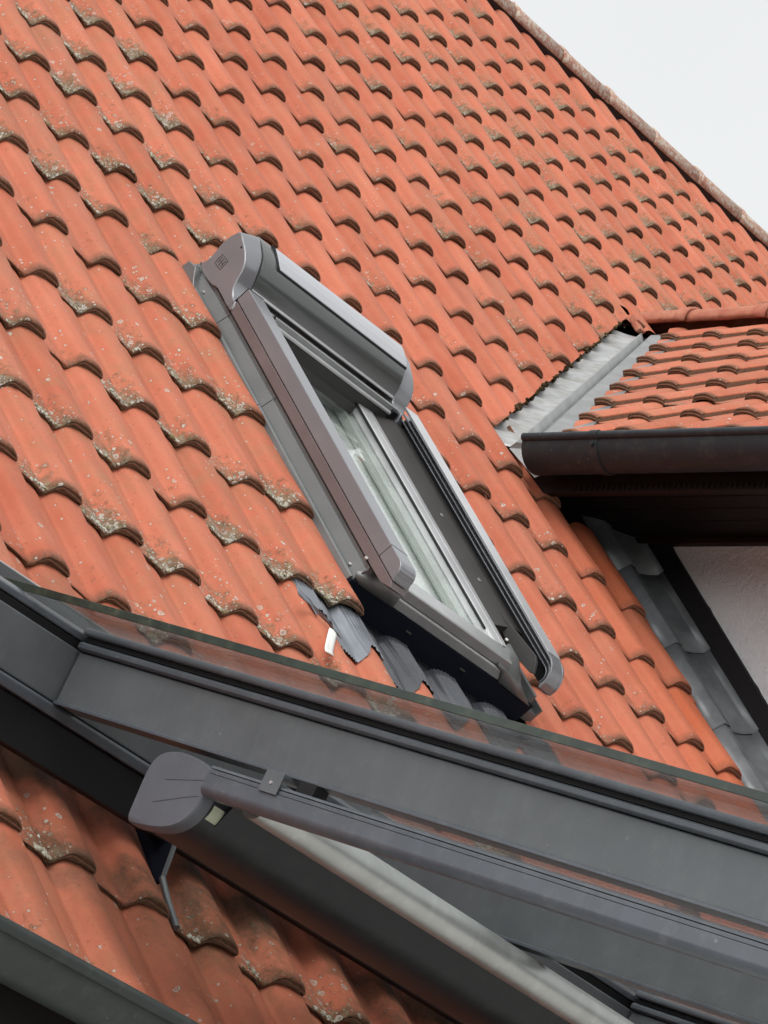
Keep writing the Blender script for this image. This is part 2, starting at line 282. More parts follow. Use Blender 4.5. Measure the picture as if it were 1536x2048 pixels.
def tag(o, label=None, cat=None, group=None, kind=None):
    if label: o['label'] = label
    if cat: o['category'] = cat
    if group: o['group'] = group
    if kind: o['kind'] = kind
    return o
def empty(name, loc, label=None, cat=None, group=None, kind=None):
    o = bpy.data.objects.new(name, None); S.collection.objects.link(o); o.location = loc; o.empty_display_size = .1
    return tag(o, label, cat, group, kind)
def wloc(o):
    v = Vector((0, 0, 0))
    while o is not None: v = v + o.location; o = o.parent
    return v
class MB:
    """collects world-space geometry that becomes one mesh object"""
    def __init__(s): s.v = []; s.f = []
    def add(s, vs, fs):
        b = len(s.v); s.v += [tuple(v) for v in vs]; s.f += [tuple(i+b for i in f) for f in fs]; return s
    def prism(s, fr, prof, t0, t1, ax=0, top=None):
        """extrude the closed profile (two coordinates) along frame axis ax from t0 to t1; top: another profile at the far end"""
        def pt(q, t):
            c = [q[0], q[1]]; c.insert(ax, t); return fr(*c)
        n_ = len(prof); top = top or prof
        vs = [pt(q, t0) for q in prof] + [pt(q, t1) for q in top]
        fs = [(i, (i+1) % n_, n_+(i+1) % n_, n_+i) for i in range(n_)] + [tuple(range(n_))[::-1], tuple(range(n_, 2*n_))]
        return s.add(vs, fs)
    def box(s, fr, a, b):
        (x0, y0, z0), (x1, y1, z1) = a, b
        return s.prism(fr, [(y0, z0), (y1, z0), (y1, z1), (y0, z1)], x0, x1, 0)
    def tube(s, pts, r, seg=10):
        pts = [Vector(p) for p in pts]; rings = []
        for k, q in enumerate(pts):
            d = (pts[min(k+1, len(pts)-1)] - pts[max(k-1, 0)]).normalized()
            a = d.orthogonal().normalized(); b = d.cross(a)
            if k and rings:
                pa = (Vector(rings[-1][0]) - pts[k-1]); pa = (pa - d*pa.dot(d)).normalized(); a = pa; b = d.cross(a)
            rr = r[k] if isinstance(r, (list, tuple)) else r
            rings.append([tuple(q + (a*math.cos(t)+b*math.sin(t))*rr) for t in [2*math.pi*i/seg for i in range(seg)]])
        vs = [v for rg in rings for v in rg]; fs = []
        for k in range(len(rings)-1):
            for i in range(seg): fs.append((k*seg+i, k*seg+(i+1) % seg, (k+1)*seg+(i+1) % seg, (k+1)*seg+i))
        fs += [tuple(range(seg))[::-1], tuple(range((len(rings)-1)*seg, len(rings)*seg))]
        return s.add(vs, fs)
    def grid(s, P):
        """P: rows of points"""
        nr, nc = len(P), len(P[0])
        return s.add([p for row in P for p in row], [(i*nc+j, i*nc+j+1, (i+1)*nc+j+1, (i+1)*nc+j) for i in range(nr-1) for j in range(nc-1)])
    def build(s, name, mat, parent=None, bevel=0., smooth=None, seg=2, solid=0.):
        me = bpy.data.meshes.new(name); org = wloc(parent) if parent is not None else Vector((0, 0, 0))
        me.from_pydata([tuple(Vector(v)-org) for v in s.v], [], s.f); me.update()
        bm = bmesh.new(); bm.from_mesh(me); bmesh.ops.recalc_face_normals(bm, faces=bm.faces[:]); bm.to_mesh(me); bm.free()
        for mm in (mat if isinstance(mat, (list, tuple)) else [mat]): me.materials.append(MAT[mm])
        o = bpy.data.objects.new(name, me); S.collection.objects.link(o)
        if parent is not None: o.parent = parent
        if smooth is not None:
            me.shade_smooth() if hasattr(me, 'shade_smooth') else None
            try: me.set_sharp_from_angle(angle=rad(smooth))
            except Exception: pass
        if solid:
            md = o.modifiers.new('solid', 'SOLIDIFY'); md.thickness = solid; md.offset = 0
        if bevel:
            md = o.modifiers.new('bevel', 'BEVEL'); md.width = bevel; md.segments = seg; md.limit_method = 'ANGLE'; md.angle_limit = rad(30)
            md.harden_normals = False
        return o
def arc(cx_, cy_, r, a0, a1, n_=10, ry=None):
    ry = ry or r
    return [(cx_ + r*math.cos(rad(a0+(a1-a0)*i/n_)), cy_ + ry*math.sin(rad(a0+(a1-a0)*i/n_))) for i in range(n_+1)]
def smooth_poly(P, k=4, closed=False):
    """Catmull-Rom through P"""
    out = []; n_ = len(P); rngk = range(n_ if closed else n_-1)
    for i in rngk:
        g = (lambda j: P[j % n_]) if closed else (lambda j: P[max(0, min(n_-1, j))])
        p0, p1, p2, p3 = g(i-1), g(i), g(i+1), g(i+2)
        for t in [q/k for q in range(k)]:
            out.append(tuple(.5*((2*p1[c])+(-p0[c]+p2[c])*t+(2*p0[c]-5*p1[c]+4*p2[c]-p3[c])*t*t+(-p0[c]+3*p1[c]-3*p2[c]+p3[c])*t**3) for c in range(len(p1))))
    if not closed: out.append(P[-1])
    return out

# ---------------------------------------------------------------- roof tiles
TW, EX = .2, .354
TOPP = np.array([(-.03,-.085),(.0,-.060),(.06,-.064),(.14,-.070),(.24,-.078),(.33,-.088),(.41,-.099),(.47,-.106),(.51,-.102),(.54,-.076),(.565,-.020),(.59,.038),(.62,.072),(.66,.083),(.72,.090),(.79,.093),(.86,.084),(.92,.063),(.96,.042),(.995,.014)])
LIPP = np.array([(-.03,-.095),(.0,-.068),(.06,-.072),(.14,-.078),(.24,-.087),(.33,-.099),(.41,-.114),(.47,-.126),(.51,-.130),(.54,-.116),(.565,-.078),(.59,-.028),(.62,.016),(.66,.038),(.72,.035),(.79,.030),(.86,.026),(.92,.020),(.96,.013),(.995,.001)])
DRA = np.array([-.03,.0,.06,.14,.40,.49,.54,.57,.61,.66,.75,.86,.93,.96,.995]); DRV = np.array([.085,.075,.058,.046,.046,.066,.108,.135,.135,.128,.120,.108,.088,.068,.045])
def drop(a): return np.interp(a, DRA, DRV)*TW
drop0 = drop
def tile_template(thick=False):
    al, T = TOPP[:, 0], TOPP[:, 1]*TW; G = LIPP[:, 1]*TW; drop = drop0
    if thick: drop = lambda a: np.interp(a, [0, .4, 1], [.105, .11, .125])*TW; G = T - np.interp(al, [0, .45, .62, .9, 1.], [.006, .007, .010, .014, .012])
    B = np.minimum(T - drop(al) + .0008, G - .001)
    nu = len(al)
    # rows: (metres up from lower edge, drop below the top surface)
    rows = [(-.001, .0048), (.0004, .0020), (.0035, .0004), (.010, 0.), (.030, 0.), (.07, 0.), (.14, 0.), (.22, 0.), (.30, 0.), (.40, 0.)]
    V, TC = [], []
    for y, d in rows:
        for k in range(nu):
            # the roll flattens slightly towards its head
            hh = T[k] - d*(1. if al[k] > .5 else .6) - y/EX*drop(al[k])
            V.append((al[k]*TW, y, hh)); TC.append((al[k], max(y, 0), 0.))
    F = []
    nr = len(rows)
    for i in range(nr-1):
        for k in range(nu-1):
            F.append((i*nu+k, i*nu+k+1, (i+1)*nu+k+1, (i+1)*nu+k))
    # front face: edge -> lip -> set back foot
    b0 = len(V)
    q_ = np.interp(al, [0, .4, .6, 1], [.35, .35, 1, 1])
    fr = [(.0006, lambda k: T[k]-.0055*q_[k], 1.), (.0016, lambda k: G[k]+.0012*q_[k], 1.2), (-.0012, lambda k: G[k], 2.), (-.0012, lambda k: max(G[k]-.003*q_[k], B[k]+.0006), 2.), (.003, lambda k: max(G[k]-.0042*q_[k], B[k]+.0003), 2.6), (.003, lambda k: B[k], 3.), (.05, lambda k: B[k]-.002, 3.)]
    for y, fn, z in fr:
        for k in range(nu):
            V.append((al[k]*TW, y, min(fn(k), T[k]-.0012))); TC.append((al[k], 0., z))
    for i in range(len(fr)-1):
        for k in range(nu-1):
            F.append((b0+(i+1)*nu+k, b0+(i+1)*nu+k+1, b0+i*nu+k+1, b0+i*nu+k))
    # right side face of the roll
    c0 = len(V)
    for y in (-.001, .02, .14, .40):
        V.append((TW*.995, y, T[-1]-.005-y/EX*drop(.995) if y < 0 else T[-1]-y/EX*drop(.995))); TC.append((1., max(y, .0), 1. if y < .01 else .1))
        V.append((TW*.985, y+.001, B[-1]-.004-y/EX*drop(.995))); TC.append((1., max(y, .0), 3.))
    for i in range(3): F.append((c0+2*i, c0+2*i+1, c0+2*i+3, c0+2*i+2))
    return np.array(V), np.array(TC), np.array(F)
TPL = [tile_template(), tile_template(True)]
def put_tiles(name, specs, fr, parent, clips=(), kind=0):
    """specs: (x_left, s_nose, dh, rot, tilt, random, newness, growth, stretch); one mesh"""
    TV, TTC, TF = TPL[kind]; N = len(specs); nv = len(TV)
    V = np.empty((N, nv, 3)); A = np.empty((N, nv, 3))
    for k, (x0, s0, dh, ro, ti, r, nw, g, stc) in enumerate(specs):
        x = TV[:, 0] + rng.normal(0, .0004); y = TV[:, 1]*np.where(TV[:, 1] > .05, stc, 1.); h = TV[:, 2]
        xr = x - (y-.18)*ro; yr = y + (x-.1)*ro
        hh = h + dh + (y-.2)*ti + (x-.1)*ro*.8
        V[k, :, 0] = x0 + xr; V[k, :, 1] = s0 + yr; V[k, :, 2] = hh; A[k] = (r, nw, g)
    P = V.reshape(-1, 3); w = np.array(fr(P[:, 0], P[:, 1], P[:, 2])).T
    F = (TF[None] + (np.arange(N)*nv)[:, None, None]).reshape(-1, 4)
    me = bpy.data.meshes.new(name); org = np.array(wloc(parent))
    me.vertices.add(len(P)); me.vertices.foreach_set('co', (w-org).ravel().astype(np.float32))
    me.loops.add(F.size); me.loops.foreach_set('vertex_index', F.ravel().astype(np.int32))
    me.polygons.add(len(F)); me.polygons.foreach_set('loop_start', (np.arange(len(F))*4).astype(np.int32)); me.polygons.foreach_set('loop_total', np.full(len(F), 4, np.int32))
    me.update(calc_edges=True)
    a = me.attributes.new('tc', 'FLOAT_VECTOR', 'POINT'); a.data.foreach_set('vector', np.tile(TTC, (N, 1)).ravel().astype(np.float32))
    a = me.attributes.new('rv', 'FLOAT_VECTOR', 'POINT'); a.data.foreach_set('vector', A.reshape(-1, 3).ravel().astype(np.float32))
    me.materials.append(MAT['tile'])
    for (co_, no_, sel) in clips:                                   # cut along a plane, only near the line it cuts
        bm = bmesh.new(); bm.from_mesh(me)
        geom = [f for f in bm.faces if sel(Vector(org)+f.calc_center_median())]
        es = {e for f in geom for e in f.edges}; vs_ = {v for f in geom for v in f.verts}
        bmesh.ops.bisect_plane(bm, geom=geom+list(es)+list(vs_), plane_co=Vector(co_)-Vector(org), plane_no=Vector(no_), clear_outer=True, clear_inner=False)
        bm.to_mesh(me); bm.free()
    me.shade_smooth(); me.set_sharp_from_angle(angle=rad(50))
    o = bpy.data.objects.new(name, me); S.collection.objects.link(o)
    if parent is not None: o.parent = parent
    return o
def project(w):
    d = Vector(w) - CAMP; z = d.dot(cz)
    return 768 + 8200*d.dot(cx)/z, 1024 + 8200*d.dot(cy)/z
def smst(a, b, x): t = max(0, min(1, (x-a)/(b-a))); return t*t*(3-2*t)
def sag(x, s):
    i = x/TW; j = -s/EX; a = (i-12)/20; b = (j+5)/10
    z = (-.02*a*a + .03*a*b - .04*b*b - .02*a**3 + .02*a*a*b + .04*a*b*b + .07*b**3)
    return -z*TW
house = empty('house', (0, 0, -5.3), 'brick-red pantiled house with steep main roof, side dormer and white stucco dormer wall', 'house', kind='thing')

# valley line of the dormer on the main roof, roof coordinates
VX0, VS0, VX1, VS1 = 2.516, .960, 4.646, 3.061
def valley_x(s): return VX0 + (s-VS0)*(VX1-VX0)/(VS1-VS0)
specs = []; crust_spots = []
for j in range(-17, 10):
    for i in range(-17, 47):
        x1 = i*TW; s0 = -j*EX                  # nose point
        if j == 9: s0 += .0
        pj = project(RW(x1-.1, s0+.15, 0))
        if not (-1000 < pj[0] < 2100 and -520 < pj[1] < 2600): continue
        if 4 <= i <= 7 and 0 <= j <= 3: continue
        if i >= 4 and i <= 7 and j == 3: continue
        xm, sm = x1-.1, s0+.17
        # under the dormer
        if VS0-.12 < sm < 3.34 and xm > valley_x(sm)+.16: continue
        if sm <= VS0-.1 and xm > 2.96 and sm > -3.4: continue
        
        if sm >= 3.42 and xm > 9.5: continue
        old = rng.random()
        nw = smst(2.25, 2.75, xm)*(1.0 if sm < 1.1 else 0.)*(.75+.3*rng.random())
        up = smst(1.0, 4.5, sm)*smst(1.2, 3.5, xm)
        g = .55 + .45*rng.random()
        if xm > 1.35 and sm < 1.25: g *= .38
        if sm < -2.1: g *= .72
        if up > 0: g = (g*(.55+.35*up) if rng.random() < .7 else g*.2)
        if nw > .3: g *= .15
        if rng.random() < .16: g *= .3
        dh, ds, ro = rng.normal(0, .0012), rng.normal(0, .0055), rng.normal(0, .007)
        if i == 3 and 0 <= j <= 3: dh += .010; ds += .034; ro *= .3
        stc = 1.32 if j == -17 else 1.
        specs.append((x1-TW, s0+ds, dh-sag(x1, s0)*0, ro, rng.normal(0, .0018), old, nw, g, stc))
        if g > .45 and nw < .1: crust_spots.append((x1-TW, s0+ds, dh, g))
vd = (Vector(RW(4.63, 3.159, 0)) - Vector(RW(2.622, 1.173, 0))).normalized()
rn = Vector(RW(0, 0, 1)); cutn = vd.cross(rn).normalized()
if cutn.x < 0: cutn = -cutn
cut_p = Vector(RW(2.622, 1.173, 0)) 
def near_valley(c):
    q = Vector(c); s = q.y*CT + q.z*ST; return s > VS0+.075 and s < 3.26 and q.x < 5.3
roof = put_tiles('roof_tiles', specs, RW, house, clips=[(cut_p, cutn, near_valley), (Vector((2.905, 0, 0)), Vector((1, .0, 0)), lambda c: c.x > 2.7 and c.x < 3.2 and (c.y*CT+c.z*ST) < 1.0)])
tag(roof, 'weathered terracotta pantiles in straight courses')

# thick lichen and moss crusts sitting in the pans above the lower edges
def crust_mesh(spots, name, parent):
    bm = bmesh.new(); bmesh.ops.create_icosphere(bm, subdivisions=1, radius=1.0)
    bv = np.array([v.co[:] for v in bm.verts]); bf = np.array([[v.index for v in f.verts] for f in bm.faces]); bm.free()
    VV, FF = [], []; cnt = 0
    for (x0, s0, dh, g) in spots:
        pj = project(RW(x0+.1, s0, 0))
        if not (-60 < pj[0] < 1600 and -60 < pj[1] < 2100): continue
        near = 1.0 if x0 < 1.2 else .22
        nb = int(rng.poisson(38*g*near)) if rng.random() < .8 else 6
        for _ in range(nb):
            a = rng.beta(3.2, 1.9)*.56 + .01; y = min(abs(rng.exponential(.014)), .10)
            if rng.random() < .3: a = rng.uniform(.05, .45); y = rng.uniform(.0, .09)
            hT = np.interp(a, TOPP[:, 0], TOPP[:, 1])*TW - y/EX*drop(a)
            r = rng.uniform(.0012, .0044)*(1.3 if y < .02 else .8)
            dd = 1+rng.normal(0, .22, (12, 1))
            P = bv*dd*np.array([r*rng.uniform(.9, 1.7), r*rng.uniform(.9, 1.9), r*rng.uniform(.45, .8)]) + np.array([x0+a*TW, s0+y-.001, hT+dh+.0004])
            VV.append(P); FF.append(bf+cnt); cnt += 12
    P = np.concatenate(VV); w = np.array(RW(P[:, 0], P[:, 1], P[:, 2])).T - np.array(wloc(parent)); F = np.concatenate(FF)
    me = bpy.data.meshes.new(name); me.vertices.add(len(w)); me.vertices.foreach_set('co', w.ravel().astype(np.float32))
    me.loops.add(F.size); me.loops.foreach_set('vertex_index', F.ravel().astype(np.int32)); me.polygons.add(len(F))
    me.polygons.foreach_set('loop_start', (np.arange(len(F))*3).astype(np.int32)); me.polygons.foreach_set('loop_total', np.full(len(F), 3, np.int32)); me.update(calc_edges=True)
    me.materials.append(MAT['crust']); me.shade_smooth()
    o = bpy.data.objects.new(name, me); S.collection.objects.link(o); o.parent = parent; o['kind'] = 'stuff'; o['label'] = 'grey and yellow-green lichen crusts along the tile edges'
    return o
crust_mesh(crust_spots, 'lichen', roof)

vsp = []
b = MB()
for k in range(240):
    t = rng.uniform(0, 2.85); q = Vector(RW(2.622, 1.173, 0)) + vd*t; xx = q.x; hh_ = float(np.interp((xx/TW) % 1., TOPP[:, 0], TOPP[:, 1])*TW) - rng.uniform(.004, .022)
    q = q + rn*hh_ + cutn*rng.normal(.001, .003); r = rng.uniform(.003, .009)
    bm = bmesh.new(); bmesh.ops.create_icosphere(bm, subdivisions=1, radius=1.)
    vv = [(q.x+v.co.x*r*rng.uniform(.7, 1.4), q.y+v.co.y*r*rng.uniform(.7, 1.4), q.z+v.co.z*r*rng.uniform(.6, 1.2)) for v in bm.verts]; b.add(vv, [[v.index for v in f.verts] for f in bm.faces]); bm.free()
o = b.build('moss', 'moss', roof, smooth=60); o['kind'] = 'stuff'; o['label'] = 'dark moss and mortar crumbs along the cut valley tiles'
# roof deck (dark underlay) with an opening under the window
b = MB(); hd = -.085
for (xa, xb, sa, sb) in ((-3.6, .66, -3.14, 6.5), (.66, 1.30, -3.14, -.86), (.66, 1.30, .2, 6.5), (1.30, 3.6, -3.14, .95), (1.30, 9.5, .95, 6.5)):
    b.box(RW, (xa, sa, hd-.02), (xb, sb, hd))
b.build('roof_deck', 'board', house)
# far slope, gable-side closing
b = MB(); A0 = RW(-3.6, 6.56, 0.0)
yr, zr = A0[1], A0[2]
b.add([(-3.6, yr, zr-.06), (9.6, yr, zr-.06), (9.6, yr+5, zr-5.1), (-3.6, yr+5, zr-5.1)], [(0, 1, 2, 3)]); b.build('rear_slope', 'ridge', house, solid=.03)
b = MB(); b.box(WW, (-3.2, -1.75, -5.3), (9.2, 9.6, -2.35)); b.build('outer_wall', 'stucco', house)
# main ridge
b = MB(); k = 0; x = -3.6
yc, zc = RW(0, 6.535, .0)[1], RW(0, 6.535, .0)[2]; 
while x < 9.6:
    L = .385
    ring = lambda xx, r: [(xx, yc + r*math.cos(rad(t)), zc - .030 + r*math.sin(rad(t))) for t in range(-20, 201, 20)]
    jit = random.gauss(0, .002)
    P = [ring(x, .068), ring(x+.03, .068), ring(x+.034, .063), ring(x+L+.01, .060)]
    P = [[(p[0], p[1], p[2]+jit) for p in row] for row in P]
    b.grid(P); x += L
b.build('ridge', 'ridge', house, smooth=40, solid=.014)
b = MB(); b.box(RW, (-3.6, 6.455, -.045), (9.6, 6.55, .004)); b.build('ridge_vent', 'black', house)

# eaves gutter at the lower left: half round with rolled bead and straps
gy, gz, gr = -2.272, -2.287, .064
def half_gutter(b, x0, x1, cy_, cz_, r, th=.003, fr=WW):
    out = arc(cy_, cz_, r, 180, 360, 20); inn = arc(cy_, cz_, r-th, 360, 180, 20)
    return b.prism(fr, out+inn, x0, x1, 0)
g = half_gutter(MB(), -3.4, 2.9, gy, gz, gr).build('gutter', 'gutter_green', house, smooth=40)
MB().tube([(-3.4, gy-gr, gz+.002), (2.9, gy-gr, gz+.002)], .0115, 14).build('bead', 'gutter_green', g, smooth=50)
for xb in (-1.15, -.42, .3, 1.0, 1.7):
    s_ = MB(); out = arc(gy, gz, gr+.004, 178, 300, 14); inn = arc(gy, gz, gr+.0005, 300, 178, 14); s_.prism(WW, out+inn, xb-.014, xb+.014, 0)
    s_.tube([(xb-.014, gy-gr, gz+.002), (xb+.014, gy-gr, gz+.002)], .0145, 14)
    s_.tube([(xb, gy-gr-.001, gz-.022), (xb, gy-gr-.009, gz-.024)], .006, 6)
    s_.build('gutter_strap', 'gutter_green', g, smooth=40)
MB().box(WW, (-3.3, -2.19, -2.50), (2.9, -1.74, -2.45)).build('soffit', 'wood', house, bevel=.002)
MB().box(WW, (-3.3, -2.20, -2.52), (2.9, -2.175, -2.30)).build('fascia', 'wood', house, bevel=.002)

# ---------------------------------------------------------------- dormer
specs = []; nd = 9
dl = (5.06-2.472)/math.cos(DP)
for j in range(nd+1):
    for i in range(-28, 16):
        # looking up the dormer slope, right is -Y; noses on the -Y side
        yn = -i*TW*1.0; d0 = -.035 + j*EX*.985
        q = project(DW(yn, d0+.1, 0))
        if not (-200 < q[0] < 2500 and 300 < q[1] < 1200): continue
        specs.append((-yn-TW, d0+rng.normal(0, .003), .02+rng.normal(0, .0012), rng.normal(0, .004), rng.normal(0, .003), rng.random(), 0., .55+.25*rng.random(), 1. if j < nd-1 else .9))
specs = [q for q in specs if q[1] < dl-.10]
def DWt(x, s, h): return DW(-x, s, h)
dn = Vector(DW(0, 0, 1)) - Vector(DW(0, 0, 0)); E0, E1 = Vector((2.675, .65, .793)), Vector((4.45, 1.90, 2.052))
dcut = (E1-E0).cross(dn).normalized()
dcut = -dcut if dcut.y < 0 else dcut
dcp = E0
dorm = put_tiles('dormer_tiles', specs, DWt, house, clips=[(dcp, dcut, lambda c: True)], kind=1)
tag(dorm, 'terracotta pantiles of the dormer, seen at a flat angle')
# deck, ridge of dormer
Yout = -2.6
fold0, fold1 = Vector(RW(2.516, .96, .03)), Vector(RW(4.646, 3.061, .03)); fd = (fold1-fold0).normalized()
def on_valley(t): return fold0 + fd*t
b = MB(); vb, vt = on_valley(-.05) - Vector(dn)*.05, Vector(RW(5.06, 3.50, 0))
dk = Vector(dn)*-.02
b.add([tuple(vb+dk), (2.46, Yout, .60-.02), (5.06, Yout, DW(0, dl, 0)[2]-.02), tuple(Vector((5.06, vt.y, DW(0, dl, 0)[2]))+dk)], [(0, 1, 2, 3)])
b.add([(5.06, Yout, DW(0, dl, 0)[2]-.02), (5.06, 2.7, DW(0, dl, 0)[2]-.02), (7.6, .9, .60), (7.6, Yout, .60)], [(0, 1, 2, 3)])
b.build('dormer_deck', 'board', house, solid=.02)
b = MB(); zt = DW(0, dl, 0)[2]+.045; y = 2.58; k = 0
while y > Yout:
    L = .37; rr = .105
    ring = lambda yy, r: [(5.06 + r*math.cos(rad(t)), yy, zt-.040 + r*.75*math.sin(rad(t))) for t in range(-25, 206, 20)]
    P = [ring(y, .072), ring(y-.02, .074), ring(y-L+.05, .080), ring(y-L+.045, .088), ring(y-L, .088)]
    if k == 0: P = [[(p[0], p[1]+.05, p[2]-.035) for p in ring(y, .04)]] + P[1:]
    b.grid(P); y -= L; k += 1
b.build('dormer_ridge', 'ridge2', house, smooth=40, solid=.014)

# valley: two zinc sheets meeting in a raised fold
nv_ = 40; L_ = (fold1-fold0).length
b = MB(); rows = []
for k in range(nv_+1):
    t = -.13 + (L_+.13+.03)*k/nv_; c0 = on_valley(t); w0 = .145 if t > .02 else .10
    wob = .004*math.sin(t*23)+.003*math.sin(t*51+1)
    rows.append([tuple(c0 - cutn*(w0) - rn*(.082)), tuple(c0 - cutn*.095 + rn*(-.078+wob)), tuple(c0 - cutn*.060 + rn*(-.060+wob)), tuple(c0 - cutn*.025 - rn*(.040-wob)), tuple(c0 - cutn*.002 - rn*.024), tuple(c0)])
b.grid(rows); b.build('valley_flashing', 'zinc', house, smooth=30, solid=.002)
b = MB(); rows = []
dnn = dn.normalized()
for k in range(nv_+1):
    t = -.13 + (L_+.13+.03)*k/nv_; c0 = on_valley(t); e = E0 + (E1-E0).normalized()*(t+.02); foot_ = e - dnn*.022 - dcut*.06
    mid = c0*.62 + (e - dnn*.02)*.38
    rows.append([tuple(c0), tuple(c0*.93+e*.07 - dnn*.032), tuple(mid - dnn*.006), tuple(e-dnn*.02), tuple(foot_)])
b.grid(rows); b.build('valley_flashing', 'zinc_shaded', house, smooth=20, solid=.002)
# closing sheet behind the gutter end
c0 = on_valley(-.13)
b = MB(); b.add([tuple(c0), tuple(c0-rn*.028), (2.47, .52, .545), (2.50, .44, .60), (2.52, .50, .66)], [(0, 1, 2, 3, 4)]); b.build('gutter_apron', 'zinc', house, solid=.002)
# small broken tile end at the top of the valley
b = MB(); b.box(RW, (4.68, 3.12, .01), (4.72, 3.17, .035)); b.box(RW, (4.70, 3.18, .01), (4.76, 3.22, .04)); b.build('valley_tile', 'ridge2', house, bevel=.006)

# dormer gutter
dgx, dgz, dgr = 2.428, .618, .078
out = arc(0, 0, dgr, 180, 360, 22); inn = arc(0, 0, dgr-.003, 360, 180, 22)
b = MB(); b.prism(WW, [(dgx+q[0], dgz+q[1]) for q in out+inn], .50, Yout, 1)
b.prism(WW, [(dgx+q[0], dgz+q[1]) for q in arc(0, 0, dgr-.001, 180, 360, 22)], .502, .497, 1, )
dg = b.build('dormer_gutter', 'gutter_brown', house, smooth=40)
MB().tube([(dgx-dgr, .50, dgz+.002), (dgx-dgr, Yout, dgz+.002)], .0125, 14).build('bead', 'gutter_brown', dg, smooth=50)
for yb in (.235, -.50, -1.2):
    s_ = MB(); out = arc(0, 0, dgr+.004, 176, 330, 18); inn = arc(0, 0, dgr+.0006, 330, 176, 18)
    s_.prism(WW, [(dgx+q[0], dgz+q[1]) for q in out+inn], yb-.014, yb+.014, 1)
    s_.tube([(dgx-dgr, yb-.015, dgz+.002), (dgx-dgr, yb+.015, dgz+.002)], .0155, 14)
    s_.tube([(dgx-dgr-.002, yb, dgz-.026), (dgx-dgr-.010, yb, dgz-.028)], .0065, 8)
    s_.build('gutter_strap', 'gutter_brown', dg, smooth=40)
# soffit, fascia, perforated strip, eave beam, cheek wall
b = MB()
for k in range(6): b.box(WW, (2.56+k*.083, Yout, .600), (2.56+k*.083+.080, 1.2, .618))
b.build('dormer_soffit', 'wood', house, bevel=.002)
MB().box(WW, (2.515, Yout, .515), (2.54, .62, .60)).build('dormer_fascia', 'wood', house, bevel=.002)
b = MB()
for k in range(90): b.box(WW, (2.51, .40-k*.02, .522), (2.514, .40-k*.02-.008, .54))
b.build('insect_mesh', 'black', house)
MB().box(WW, (3.0, Yout, .578), (3.029, .85, .599)).build('eave_beam', 'wood_red', house, bevel=.003)
WXC = 3.03
def roofz(y, h): return y*math.tan(TH) + h/CT
b = MB()
ys = [.462, .40, .30, .25, .20, .12, .05, -.05, -.12, -.2, -.5, Yout]
low = [(y, roofz(y, .116 + (.006 if k % 3 == 1 else -.003))) for k, y in enumerate(ys)]
prof = [(ys[0], .60)] + low + [(Yout, .60)]
b.prism(WW, prof, WXC, WXC+.25, 0); b.build('dormer_wall', 'stucco', house)
b = MB(); prof = [(.75, roofz(.75, .01)), (.62, .62), (.50, .60)] + [(y, roofz(y, .120)) for y in (.468, .2, 0, -.3, -1.0, -2.0)] + [(-2.0, roofz(-2.0, .005))]
b.prism(WW, prof, WXC-.022, WXC+.01, 0); b.build('wall_upstand', 'board', house, bevel=.003)
# stepped lead soakers along the cheek
for k in range(11):
    s1 = .62 - (k-1)*EX + .03; s0 = s1 - EX - .03
    P = []
    for t in (0, .33, .66, 1.):
        s = s1 + (s0-s1)*t; lift = .004 + .005*t
        P.append([RW(2.845, s-.02*t, -.034+lift), RW(2.866, s-.01*t, -.006+lift), RW(2.885, s, .010+lift), RW(2.91, s, .012+lift), RW(2.925, s, -.002+lift), RW(2.94, s, .002+lift), RW(2.972, s, .014+lift), RW(3.003, s, .034+lift), RW(3.0045, s, .056+lift)])
    MB().grid(P).build('lead_soaker', 'lead', house, smooth=18, solid=.002)

# ---------------------------------------------------------------- roof window
rw_o = RW(.98, -.912, -.05)
rw = empty('roof_window', rw_o, 'grey clad roof window with white glass reflection, set in the pantiles below a roller shutter box', 'roof window')
TILT = .0155
def WN(x, s, h): return RW(x, s, h - TILT*s)
SF = -.912
# side flashing: lip, channel wall, folded edge, both sides and along the top
b = MB()
for (a, c) in ((-.905, -.245), (-.243, .10), (.102, .33)):
    b.prism(WN, [(.592, -.04), (.598, .012), (.603, .016), (.607, .012), (.608, -.012), (.6185, .046), (.6235, .0465), (.6205, .056), (.640, .056), (.640, -.04)], a, c, 1)
b.build('side_flashing', 'alu_green', rw, bevel=.0012)
b = MB(); b.prism(WN, [(1.345, -.04), (1.345, .03), (1.352, .034), (1.358, -.01), (1.40, -.01), (1.404, .01), (1.409, .01), (1.409, -.04)], -.905, .33, 1)
b.build('side_flashing', 'alu_green', rw, bevel=.0012)
b = MB(); b.box(WN, (.60, .20, -.05), (1.40, .335, -.004)); b.prism(WN, [(.335, -.02), (.315, .045), (.305, .045), (.30, -.02)], .60, 1.40, 0); b.build('head_flashing', 'alu_green', rw, bevel=.002)
b = MB(); b.prism(WN, [(.335, .005), (.330, .038), (.295, .045), (.27, .028), (.24, .012), (.225, .010), (.18, .012), (.18, -.03), (.335, -.03)], .592, .690, 0)
b.build('corner_cap', 'alu_green', rw, bevel=.002, smooth=40)
# frame box below the sash
b = MB()
for q in (((.745, SF+.006, -.09), (1.215, SF+.05, .010)), ((.745, SF+.052, -.25), (.775, .18, .012)), ((1.185, SF+.052, -.25), (1.215, .18, .012)), ((.777, .14, -.25), (1.183, .18, .012)), ((.777, SF+.052, -.25), (1.183, SF+.08, .004))):
    b.box(WN, *q)
b.build('frame', 'white_inner', rw, bevel=.003)
b = MB(); b.box(WN, (.60, SF-.004, -.062), (1.36, SF+.004, .0095)); b.build('frame_riser', 'navy', rw, bevel=.001)
for xx in (.86, 1.085):
    b = MB(); b.tube([WN(xx-.010, SF-.006, -.018), WN(xx+.010, SF-.006, -.018)], .003, 8); b.build('drain_slot', 'matte_dark', rw, smooth=60)
